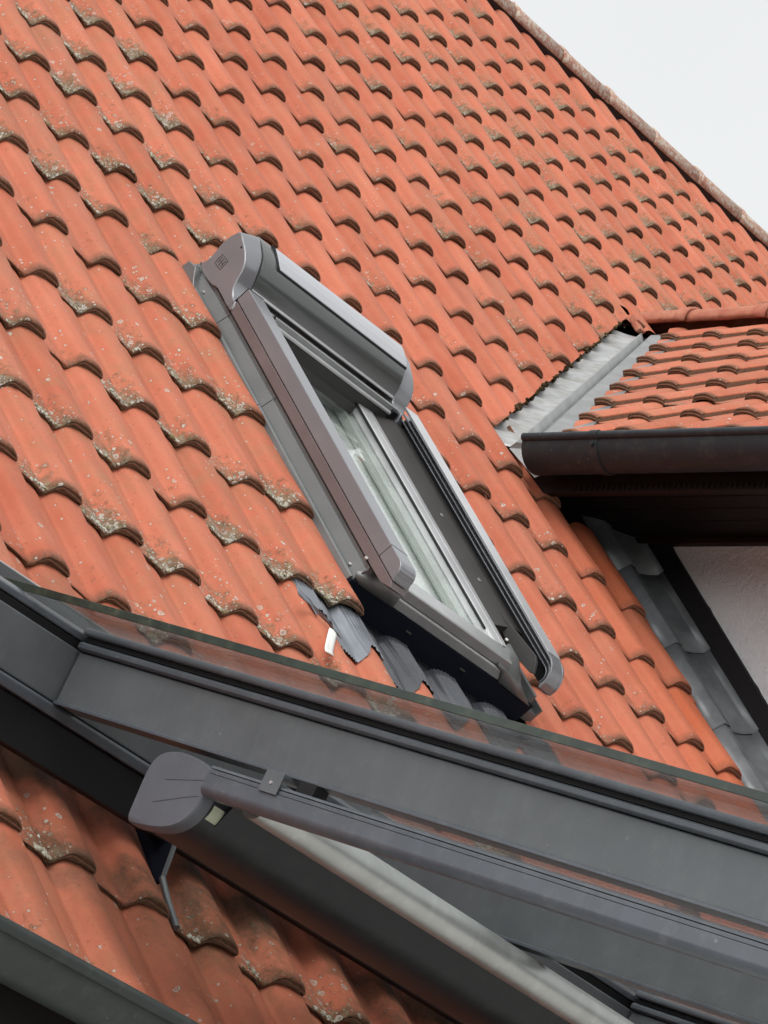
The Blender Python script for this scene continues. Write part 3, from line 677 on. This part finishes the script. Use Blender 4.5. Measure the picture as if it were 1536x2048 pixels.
# sash: bottom cladding in two steps, ledge, side members
b = MB()
b.prism(WN, [(SF+.02, .012), (SF-.003, .012), (SF-.003, .036), (SF-.0005, .0395), (SF+.02, .0395)], .758, 1.198, 0)
b.build('sash_bottom', 'alu_grey', rw, bevel=.0012)
b = MB()
b.prism(WN, [(SF+.012, .0415), (SF+.003, .0415), (SF+.002, .066), (SF+.006, .0685), (SF+.064, .0700), (SF+.066, .0665), (SF+.066, .0415)], .762, 1.196, 0)
b.build('sash_ledge', 'alu_grey', rw, bevel=.0012)
b = MB(); b.prism(WN, [(1.158, .042), (1.158, .064), (1.163, .068), (1.1925, .070), (1.1925, .066), (1.195, .066), (1.195, .0705), (1.219, .0705), (1.222, .066), (1.222, .012), (1.20, .012)], SF+.07, .17, 1)
b.build('sash_side', 'alu_bright', rw, bevel=.0012)
b = MB(); b.prism(WN, [(.738, .012), (.738, .066), (.742, .0705), (.795, .068), (.802, .064), (.802, .042)], SF+.03, .17, 1); b.build('sash_side', 'alu_bright', rw, bevel=.0012)
b = MB(); b.prism(WN, [(1.1525, .060), (1.1575, .060), (1.1575, .0665), (1.1535, .0665)], SF+.115, .13, 1); b.build('gasket', 'rubber', rw)
MB().box(WN, (.80, SF+.068, .034), (1.160, .14, .0405)).build('glass_pane', 'pane', rw)
b = MB()
for q in (((.775, SF+.085, .007), (.798, .15, .033)), ((1.162, SF+.085, .007), (1.184, .15, .033)), ((.80, SF+.085, .007), (1.16, SF+.098, .033))): b.box(WN, *q)
b.build('spacer_bar', 'white_inner', rw, bevel=.002)
b = MB()
for q in (((1.070, SF+.09, -.075), (1.1625, .15, .0015)), ((1.135, SF+.09, .0065), (1.1475, .14, .0325)), ((.80, SF+.082, -.075), (1.068, SF+.15, .0015)), ((.795, SF+.10, -.075), (.81, .15, .0015)), ((.812, .12, -.075), (1.068, .14, .0015))): b.box(WN, *q)
b.build('inner_reveal', 'white_inner', rw, bevel=.003)
# room behind
b = MB(); P = [(.70, SF, -1.3), (1.26, SF, -1.3), (1.26, .2, -1.3), (.70, .2, -1.3), (.74, SF+.05, -.26), (1.22, SF+.05, -.26), (1.22, .18, -.26), (.74, .18, -.26)]
b.add([RW(*q) for q in P], [(0, 1, 2, 3), (0, 1, 5, 4), (1, 2, 6, 5), (2, 3, 7, 6), (3, 0, 4, 7)]); b.build('lining', 'room', rw)
b = MB(); b.box(WN, (.812, SF+.152, -.012), (1.067, -.06, -.009)); b.build('reflection_sheet', 'white_inner', rw)  # white sheet added below the pane for the reflected sky
# dark liner between sash and right rail, arm plate
b = MB(); b.prism(WN, [(1.224, -.03), (1.224, .066), (1.288, .090), (1.338, .090), (1.338, -.03)], -.74, .16, 1)
b.build('cover_liner', 'matte_dark', rw, bevel=.001)
b = MB(); b.prism(WN, [(.625, -.03), (.625, .060), (.676, .075), (.736, .060), (.736, -.03)], -.86, .16, 1); b.build('cover_liner', 'matte_dark', rw, bevel=.001)
b = MB(); b.prism(WN, [(-.60, .060), (-.66, .083), (-.73, .091), (-.872, .108), (-.892, .101), (-.915, .080), (-.90, .072), (-.85, .064)], 1.268, 1.2765, 0)
b.build('shutter_arm', 'matte_dark', rw, bevel=.0015)
for (x, s) in ((1.262, -.30), (1.262, -.56)):
    MB().tube([WN(x, s, .0805), WN(x, s, .0835)], .0065, 8).build('screw', 'steel', rw)
for (x, s, h) in ((.6125, -.86, .018), (.6085, -.885, .062), (.614, .225, .022), (1.236, -.80, .071), (1.11, -.83, .0562)):
    MB().tube([WN(x, s, h), WN(x-.002, s-.001, h+.004)], .0045, 8).build('screw', 'steel', rw)
# corner covers at the sash foot
b = MB()
R0 = [RW(1.188, -.860, .082), RW(1.170, -.893, .072), RW(1.157, -.917, .059), RW(1.184, -.918, .051)]
R1 = [RW(1.221, -.826, .087), RW(1.214, -.872, .082), RW(1.200, -.912, .058), RW(1.205, -.918, .024)]
R2 = [RW(1.236, -.818, .087), RW(1.247, -.866, .083), RW(1.252, -.908, .055), RW(1.285, -.919, .021)]
R3 = [RW(1.246, -.812, .082), RW(1.264, -.852, .079), RW(1.286, -.900, .046), RW(1.347, -.917, .018)]
b.grid([R0, R1, R2, R3]); b.build('corner_cover', 'alu_green', rw, smooth=38, solid=.003)
b = MB()
R0 = [WN(.607, SF+.012, .030), WN(.603, SF+.002, .020), WN(.625, SF-.004, .010)]
R1 = [WN(.640, SF+.012, .052), WN(.660, SF-.002, .036), WN(.690, SF-.006, .0105)]
R2 = [WN(.700, SF+.012, .070), WN(.715, SF-.002, .050), WN(.735, SF-.006, .0115)]
R3 = [WN(.752, SF+.010, .066), WN(.756, SF-.003, .036), WN(.759, SF-.006, .0120)]
b.grid([R0, R1, R2, R3]); b.build('corner_cover', 'alu_green', rw, smooth=30, solid=.003)
# apron below: black rails and pleated sheet draped over the tiles
b = MB(); b.box(RW, (.50, -1.035, -.052), (1.44, SF-.004, -.048)); b.prism(RW, [(-1.035, -.050), (-1.035, -.040), (-1.022, -.040), (-1.016, -.047)], .50, 1.44, 0)
b.prism(RW, [(-.985, -.047), (-.98, -.036), (-.965, -.036), (-.960, -.047)], .56, 1.42, 0)
b.build('apron_rail', 'black', rw, bevel=.001)
def wave(x):
    a = (x/TW) % 1.0; return np.interp(a, TOPP[:, 0], TOPP[:, 1])*TW
b = MB(); rows = []; nx = 560
for k, s0_ in enumerate([-.985, -1.006, -1.03, -1.055, -1.085, -1.12, -1.15, -1.18, -1.205, -1.245]):
    row = []
    for i in range(nx+1):
        s = s0_
        x = .33 + (1.46-.33)*i/nx
        al_ = (x/TW) % 1.; lim_ = -1.232 + .075*math.exp(-(((al_-.34) % 1. - .5)/.22)**2) + .003*math.sin(x*57); s = max(s0_, lim_)
        hw = wave(x) - (s+1.416)/EX*drop((x/TW) % 1.) + .0065
        t = min(1, max(0, (-.985-s)/.021)); base = -.046
        edge = 0
        lim = -1.03 - max(.0, min(1, (x-.33)/.1))*0
        h = base*(1-t) + max(hw, -.046)*t
        row.append(RW(x, s+edge+(-.0)*k, h + .0015*math.sin(x*2*math.pi/.0115 + 1.2*math.sin(s*30+x*9)) ))
    rows.append(row)
cut_ = int(nx*(.605-.33)/(1.46-.33))
b.grid([r_[cut_:] for r_ in rows]); b.build('pleated_apron', 'pleat', rw, smooth=80)
MB().grid([r_[:cut_+1] for r_ in rows]).build('pleated_apron', 'foil', rw, smooth=80)
b = MB(); b.grid([[RW(.255+.0115*i+.012*k*math.sin(.4+.22*i), -1.128-.0105*i-.009*k, .018+.0018*math.sin(i*2.1+k)-.0012*k*k*.4) for k in range(5)] for i in range(9)]); b.build('loose_flap', 'foil', rw, smooth=80, solid=.0008)

# roller shutter: two side rails and the box, parts of the window with their own pieces
sh = rw
def rail(x0, x1, end, sgn, name):
    # side view outline (s,h); upper body, with a groove and a lower brown skirt, and a rounded foot
    R = .028
    up = [(.115, .093), (.115, .135), (end+.045, .135)] + [(end+.045+R*1.2*math.cos(rad(a))-.0, .135-R+R*math.sin(rad(a))) for a in range(100, 181, 8)] + [(end+.004, .093)]
    b = MB(); b.prism(WN, up, x0, x1, 0); o = b.build(name, 'alu_brown', sh, bevel=.0022, seg=3, smooth=40)
    b = MB(); lo = [(.115, .062), (.115, .0905), (end+.006, .0905), (end-.004, .078), (end+.030, .064), (end+.09, .062)]
    b.prism(WN, lo, x0+.003 if sgn > 0 else x0, x1 if sgn > 0 else x1-.003, 0)
    b.build('rail_skirt', 'alu_skirt', o, bevel=.0015)
    return o
rl = rail(.611, .672, -1.0, 1, 'left_rail'.replace('left_', 'guide_'))
MB().prism(WN, [(-.904, .0915), (-.904, .1356), (-.9055, .1356), (-.9055, .0915)], .6105, .6725, 0).build('joint', 'black', rl)
MB().prism(WN, [(.1150, .064), (.1150, .136), (.1165, .136), (.1165, .064)], .6105, .6725, 0).build('joint', 'black', rl)
# right rail: open track towards the window
b = MB(); e = -.945
def foot(off, n_=14):
    return [(e+.060-(.060-off)*math.sin(rad(a)), .135-off - (.055-off)*(1-math.cos(rad(a)))) for a in np.linspace(0, 90, n_)]
shell = [(.115, .135)] + foot(0) + [(e+.004, .062), (e+.030, .058), (e+.036, .066)] + [(e+.022, .075)] 
outer = [(.115, .135)] + foot(0) + [(e+.0, .066), (e+.02, .056)]
b.prism(WN, [(.115, .060)] + [(.115, .135)] + foot(0) + [(e+.002, .066), (e+.02, .057), (e+.06, .060)], 1.333, 1.340, 0)      # outer web
for off, th, x0 in ((0, .005, 1.287), (.016, .004, 1.300), (.030, .003, 1.306)):
    A_ = [(.115, .135-off)] + foot(off); B_ = [(.115, .135-off-th)] + foot(off+th)
    prof = A_ + [(A_[-1][0], .068)] + [(B_[-1][0], .068)] + B_[::-1]
    b.prism(WN, prof, x0, 1.3325, 0)
rr = b.build('guide_rail', 'alu_brown', sh, bevel=.0008, smooth=30)
MB().prism(WN, [(.115, .062), (.115, .112), (-.875, .112), (-.905, .085), (-.905, .066), (-.86, .062)], 1.322, 1.3315, 0).build('track_seal', 'black', rr)
MB().prism(WN, [(-.875, .1352), (-.875, .1376), (.1150, .1376), (.1150, .1352)], 1.2868, 1.3402, 0).build('rail_sheen', 'alu_bright', rr, bevel=.0008)  # added bright strip for the sky's sheen on the rail top
# box end caps
face_o = [(.102, .060), (.197, .060), (.222, .051), (.256, .046), (.283, .045), (.304, .048), (.311, .057), (.306, .073), (.308, .098), (.314, .121), (.316, .145), (.311, .167), (.299, .188), (.269, .183), (.236, .175), (.202, .160), (.181, .139), (.166, .113), (.153, .096), (.132, .085), (.112, .083)]
inner_o = [(.102, .056), (.197, .056), (.222, .048), (.256, .043), (.283, .042), (.306, .046), (.314, .057), (.311, .073), (.313, .098), (.319, .121), (.321, .145), (.318, .172), (.307, .205), (.267, .196), (.237, .184), (.213, .164), (.197, .146), (.169, .112), (.150, .108), (.128, .110), (.106, .112)]
def cap(x0, x1, o1, o2, name):
    b = MB(); P1 = smooth_poly(o1, 3, True); P2 = smooth_poly(o2, 3, True); n_ = len(P1)
    b.prism(lambda x, s, h: WN(x, s, h+.0155*.14), P1, x0, x1, 0, P2)
    return b.build(name, 'alu_brown', sh, bevel=.0035, smooth=45, seg=3)
cl = cap(.6105, .672, face_o, inner_o, 'end_cap')
cap(1.345, 1.290, face_o, inner_o, 'end_cap')
# emblem pressed into the cap: a square with window bars
def em(o, pts): 
    b = MB()
    for (p0, p1) in pts: b.tube([WN(.6098, *p0), WN(.6098, *p1)], .0007, 6)
    b.build('emblem', 'matte_dark', o)
def eq(u, v):   # emblem square, u v in 0..1, rotated with the face
    s = .262 - .034*(u-.5) + .004*(v-.5); h = .104 + .030*(v-.5) + .004*(u-.5); return (s, h+.0022)
sq = [(eq(0, 0), eq(1, 0)), (eq(1, 0), eq(1, 1)), (eq(1, 1), eq(0, 1)), (eq(0, 1), eq(0, 0)), (eq(.5, 0), eq(.5, .85)), (eq(.5, .5), eq(.85, .5)), (eq(.22, .15), eq(.22, .85)), (eq(.22, .5), eq(.5, .5)), (eq(.78, .15), eq(.78, .85))]
em(cl, sq)
MB().tube([WN(.6095, .252, .172), WN(.611, .252, .172)], .0032, 10).build('screw', 'black', cl)
# hood
hoodp = [(.316, .205), (.305, .2065), (.280, .2035), (.253, .197), (.225, .185), (.203, .165), (.187, .143), (.176, .120), (.183, .118)]
H1 = smooth_poly(hoodp, 4); prof = H1 + [(.215, .10), (.30, .06), (.316, .10)]
b = MB(); b.prism(WN, prof, .673, 1.289, 0); hd_ = b.build('hood', 'hood', sh, smooth=40)
b = MB(); b.prism(WN, [(.172, .1175), (.179, .125), (.183, .121), (.177, .114)], .674, 1.288, 0); b.build('drip_edge', 'alu_bright', hd_, bevel=.0006)
pl = [(.316, .207), (.305, .2115), (.283, .2095), (.258, .204), (.232, .194), (.229, .188), (.26, .197), (.305, .204)]
b = MB(); b.prism(WN, pl, .735, 1.292, 0); b.build('solar_panel', 'panel', hd_, bevel=.0012)
b = MB(); b.prism(WN, [(.226, .185), (.230, .1915), (.234, .194), (.234, .186)], .728, 1.2925, 0); b.prism(WN, [(.316, .204), (.316, .2085), (.305, .2125), (.232, .195), (.228, .186), (.24, .186)], .7285, .7345, 0); b.build('panel_seal', 'black', hd_)
# head piece under the box: bright bar, dark apron
b = MB(); b.prism(WN, [(.150, .088), (.150, .108), (.128, .116), (.118, .116), (.116, .100), (.125, .088)], .690, 1.284, 0); b.build('box_lip', 'alu_grey', sh, bevel=.001)
b = MB(); b.prism(WN, [(.113, .103), (.109, .099), (.109, .0935), (.114, .0935)], .68, 1.286, 0); b.build('box_lip', 'alu_bright', sh, bevel=.0006)
b = MB(); b.prism(WN, [(.150, .087), (.112, .092), (.112, .060), (.105, .058), (.098, .035), (.15, .030)], .70, 1.262, 0); b.build('box_base', 'matte_dark', sh, bevel=.0015)
b = MB(); b.box(WN, (1.262, .108, .030), (1.2865, .17, .11)); b.build('box_base', 'black', sh, bevel=.002)
MB().tube([WN(.745, .112, .104), WN(.745, .123, .121)], .0035, 8).build('pin', 'black', sh)

# ---------------------------------------------------------------- glass roof over the patio
pr_o = PW(.9, .02, -.5)
gr_ = empty('glass_roof', pr_o, 'anthracite patio glass roof with sloping rafters and overhanging glass edge above the lower tiles', 'glass roof', kind='thing')
def rafter(a, name='rafter'):
    b = MB(); L = 3.4
    b.prism(PW, [(a, -.101), (a+.055, -.101), (a+.055, -.002), (a, -.002)], .004, L, 1)
    o = b.build(name, 'anthracite', gr_, bevel=.003)
    b = MB(); b.prism(PW, [(a-.004, -.104), (a-.004, -.098), (a-.0002, -.096), (a-.0002, -.103)], .004, L, 1); b.build('flange', 'anthracite_side', o, bevel=.0012)
    b = MB()
    b.prism(PW, [(a-.002, .0), (a-.010, .003), (a-.010, .012), (a-.004, .016), (a+.058, .016), (a+.058, .0)], .004, L, 1)
    b.build('glazing_base', 'anthracite_side', o, bevel=.0015)
    b = MB(); b.prism(PW, [(a-.002, .018), (a-.002, .026), (a+.052, .026), (a+.052, .018)], .004, L, 1); b.build('gasket', 'rubber', o)
    b = MB(); b.prism(PW, [(a-.012, .027), (a-.014, .033), (a-.012, .041), (a+.060, .041), (a+.060, .027)], .004, L, 1); b.build('glazing_cap', 'anthracite_side', o, bevel=.003)
    return o
for a in (0., .84, 1.765): rafter(a)
# wall plate with front face, glazing lip, rear cover and dark support beam
b = MB(); b.prism(PW, [(.0, -.1005), (.0, .0), (-.05, .0), (-.05, -.1005)], -.30, 3.0, 0); pp = b.build('wall_plate', 'anthracite', gr_, bevel=.003)
b = MB(); b.prism(PW, [(.006, -.125), (.008, -.108), (.003, -.103), (-.05, -.103), (-.05, -.125)], -.30, 3.0, 0); b.build('plate_lip', 'anthracite_side', pp, bevel=.002)
b = MB(); b.prism(PW, [(-.006, .001), (-.002, .014), (-.06, .020), (-.06, .001)], -.30, 3.0, 0); b.build('gasket', 'rubber', pp)
b = MB(); b.prism(PW, [(-.135, .0), (-.135, .045), (-.205, .096), (-.215, .098), (-.225, .096), (-.225, .0)], -.262, 3.0, 0); b.build('rear_cover', 'black', pp, bevel=.002)
MB().tube([PW(-.262, -.214, .0985), PW(3.0, -.214, .0985)], .0022, 6).build('cover_trim', 'alu_bright', pp)
b = MB(); b.prism(PW, [(-.002, .0165), (-.002, .030), (-.030, .0405), (-.10, .0405), (-.10, .0165)], -.30, 3.0, 0); b.build('glazing_cap', 'anthracite_side', pp, bevel=.003)
b = MB(); b.box(PW, (-.30, -.13, -.12), (3.0, -.101, .03)); b.build('rear_seal', 'black', pp)
b = MB(); b.prism(PW, [(-.008, -.206), (-.004, -.127), (-.05, -.127), (-.05, -.206)], -.50, 3.0, 0); b.build('support_beam', 'black', gr_, bevel=.003)
for (a0, a1) in ((-.146, .030), (.034, .868), (.872, 1.79), (1.794, 2.9)):
    MB().box(PW, (a0, -.035 if a0 > -.1 else -.10, .0262+.0), (a1, 3.4, .0268+.0)) if False else None
    b = MB(); b.box(PW, (a0, -.13, .0415), (a1, 3.4, .0515)); o = b.build('glass_pane', 'patio_glass', gr_)
b = MB(); b.box(PW, (-.1490, -.132, .0405), (-.1463, 3.4, .0548)); b.build('glass_edge', 'glass_edge', gr_, bevel=.0008)
# roof bracket: dark slab and bent rod standing on a tile
BRP = [(-.11, -.19), (.010, -.19), (.022, -.275), (.012, -.282)]; BRR = [(.020, -.268), (.052, -.298), (.084, -.324), (.108, -.343)]
b = MB(); b.prism(PW, BRP, .395, .403, 0); br = b.build('roof_bracket', 'navy', gr_, bevel=.0015)
b = MB(); b.tube([PW(.399, *BRP[1]), PW(.399, *BRP[2])], .005, 6); b.build('bracket_edge', 'anthracite', br)
MB().tube(smooth_poly([PW(.399, *q) for q in BRR], 4), .0065, 10).build('bracket_rod', 'anthracite', br, smooth=60)

# ---------------------------------------------------------------- awning
aw = empty('awning', PW(.8, .36, -.3), 'anthracite cassette awning with moulded end cap and grey roller tube under the glass roof', 'awning')
cap_o = [(.310, -.2585), (.301, -.253), (.297, -.243), (.295, -.215), (.293, -.185), (.293, -.158), (.298, -.140), (.308, -.129), (.322, -.122), (.344, -.1165), (.366, -.1165), (.389, -.118), (.410, -.121), (.430, -.1265), (.4405, -.130), (.4450, -.134), (.4465, -.141), (.4455, -.160), (.4460, -.178), (.4440, -.195), (.4370, -.214), (.425, -.230), (.407, -.243), (.388, -.250), (.369, -.254), (.345, -.257)]
b = MB(); C1 = smooth_poly(cap_o, 3, True); cxm, cym = .37, -.19
def sc(P, k): return [(cxm+(q[0]-cxm)*k, cym+(q[1]-cym)*k) for q in P]
n_ = len(C1); lay = [(-.004, .95), (-.0022, .978), (.001, .992), (.006, 1.0), (.022, 1.0)]
vs_, fs_ = [], []
for a, k in lay: vs_ += [PW(a, *q) for q in sc(C1, k)]
for t in range(len(lay)-1):
    for i in range(n_): fs_.append((t*n_+i, t*n_+(i+1) % n_, (t+1)*n_+(i+1) % n_, (t+1)*n_+i))
fs_ += [tuple(range(n_)), tuple(range((len(lay)-1)*n_, len(lay)*n_))]
b.add(vs_, fs_); ec = b.build('end_cap', 'cap', aw, smooth=35)
b = MB()
b.tube([PW(-.0045, .345, -.170), PW(-.0045, .438, -.150)], .0005, 5); b.tube([PW(-.0045, .34, -.213), PW(-.0045, .415, -.186), PW(-.0045, .436, -.180)], .0005, 5)
b.build('cap_seam', 'anthracite_side', ec)
# cassette body
body = [(.318, -.253), (.300, -.236), (.300, -.150), (.318, -.130), (.345, -.121), (.400, -.122), (.428, -.140), (.438, -.165), (.440, -.185), (.430, -.214), (.404, -.238), (.366, -.250)]
b = MB(); b.prism(PW, smooth_poly(body, 4, True), .0225, 2.8, 0); cs = b.build('cassette', 'case', aw, smooth=40)
bx = .50
b = MB(); b.prism(PW, [(bx+.0315*math.cos(rad(t)), -.147+.0315*math.sin(rad(t))) for t in range(0, 360, 12)], .058, 2.8, 0); b.build('front_bar', 'bar', aw, smooth=40)
b = MB(); b.prism(PW, [(.428, -.205), (.452, -.150), (.470, -.128), (.470, -.140), (.452, -.175), (.436, -.21)], .06, 2.8, 0); b.build('fabric', 'case', aw, smooth=40)
# label on the cassette
b = MB(); rows = []
for t in range(7):
    ang = t/6; r_ = .4405 - .030*ang**2; u_ = -.180 - .052*ang
    rows.append([PW(.032, r_+.0014, u_), PW(.082, r_+.0014, u_)])
b.grid(rows); b.build('label_plate', 'label', cs)
# side rail with groove lines and bracket
def awrail(a, L=3.2):
    b = MB(); prof = [(a-.020, -.1405), (a-.020, -.1625), (a-.020, -.1640), (a-.0194, -.1675), (a-.0176, -.1708), (a-.0148, -.1738), (a-.011, -.1762), (a-.0065, -.1775), (a-.002, -.178), (a+.008, -.178), (a+.008, -.1405)]
    b.prism(PW, prof, .447, L, 1); o = b.build('side_rail', 'anthracite_side', aw, smooth=38)
    b = MB(); b.prism(PW, [(a-.018, -.1395), (a-.018, -.132), (a+.02, -.132), (a+.02, -.1395)], .447, L, 1); b.build('rail_track', 'anthracite_side', o, bevel=.0008)
    b = MB(); b.prism(PW, [(a-.019, -.1308), (a-.017, -.1255), (a+.018, -.1255), (a+.018, -.1308)], .447, L, 1); b.build('rail_track', 'anthracite_side', o, bevel=.0008)
    return o
ar = awrail(0.)
awrail(2.6)
for r0 in (.575, 1.95, 2.9):
    b = MB(); b.box(PW, (-.0245, r0, -.143), (-.0205, r0+.042, -.1045)); b.box(PW, (-.0205, r0, -.112), (.03, r0+.042, -.1045)); o = b.build('rail_clip', 'anthracite', ar, bevel=.001)
    MB().tube([PW(-.0245, r0+.022, -.125), PW(-.0265, r0+.022, -.125)], .0030, 8).build('screw', 'steel', o)
b = MB(); b.box(PW, (-.005, .635, -.131), (.03, .675, -.102)); b.build('rail_spacer', 'black', ar, bevel=.002)

# ---------------------------------------------------------------- unseen tree belt round the garden, added to darken reflections in the metal
b = MB(); rows = [[], [], [], []]
for k in range(361):
    az = rad(k)                                              # from +X, counter-clockwise; the view looks towards 43 degrees
    dv = abs((k-43+180) % 360-180)
    hm = (7.0 if dv < 60 else 7.0 + (6.5-7.0)*min(1, (dv-60)/35.))*(1+.16*math.sin(k*.31)+.10*math.sin(k*.83+1)+.05*random.gauss(0, 1))
    R_ = 34 + 2*math.sin(k*.5)
    for j, (dr, f) in enumerate(((0, 0), (-2.5, .35), (-1.5, .8), (1.5, 1.))):
        rr_ = R_ + dr + random.gauss(0, .4); rows[j].append((rr_*math.cos(az), rr_*math.sin(az), -5.35+hm*f))
b.grid(rows); tag(b.build('added_tree_belt', 'added_leaves'), 'unseen belt of dark green trees, added to darken reflections and side faces', kind='stuff')
# ---------------------------------------------------------------- paper strip, ground
b = MB(); PT = lambda u, v: RW(.345+.050*u-.104*v-.006*math.sin(v*3), -1.236+.020*u-.150*v, .0140-.004*u+.005*math.sin(v*3.1)+(.005*(v-.85)/.15 if v > .85 else 0)-.002*u*u)
b.grid([[PT(u, v) for u in (0, .25, .5, .75, 1)] for v in (0, .1, .2, .3, .4, .5, .6, .7, .8, .86, .93, 1)])
o = b.build('paper_strip', 'paper', None, smooth=80, solid=.0006)
tag(o, 'small white paper strip lying on a tile below the roof window', 'paper strip')
ov = [v.co.copy() for v in o.data.vertices]; c_ = sum(ov, Vector())/len(ov)
for v in o.data.vertices: v.co -= c_
o.location = c_
b = MB(); b.add([(-300, -300, -5.3), (300, -300, -5.3), (300, 300, -5.3), (-300, 300, -5.3)], [(0, 1, 2, 3)]); tag(b.build('ground', 'concrete'), 'grey paved ground around the house', kind='structure')
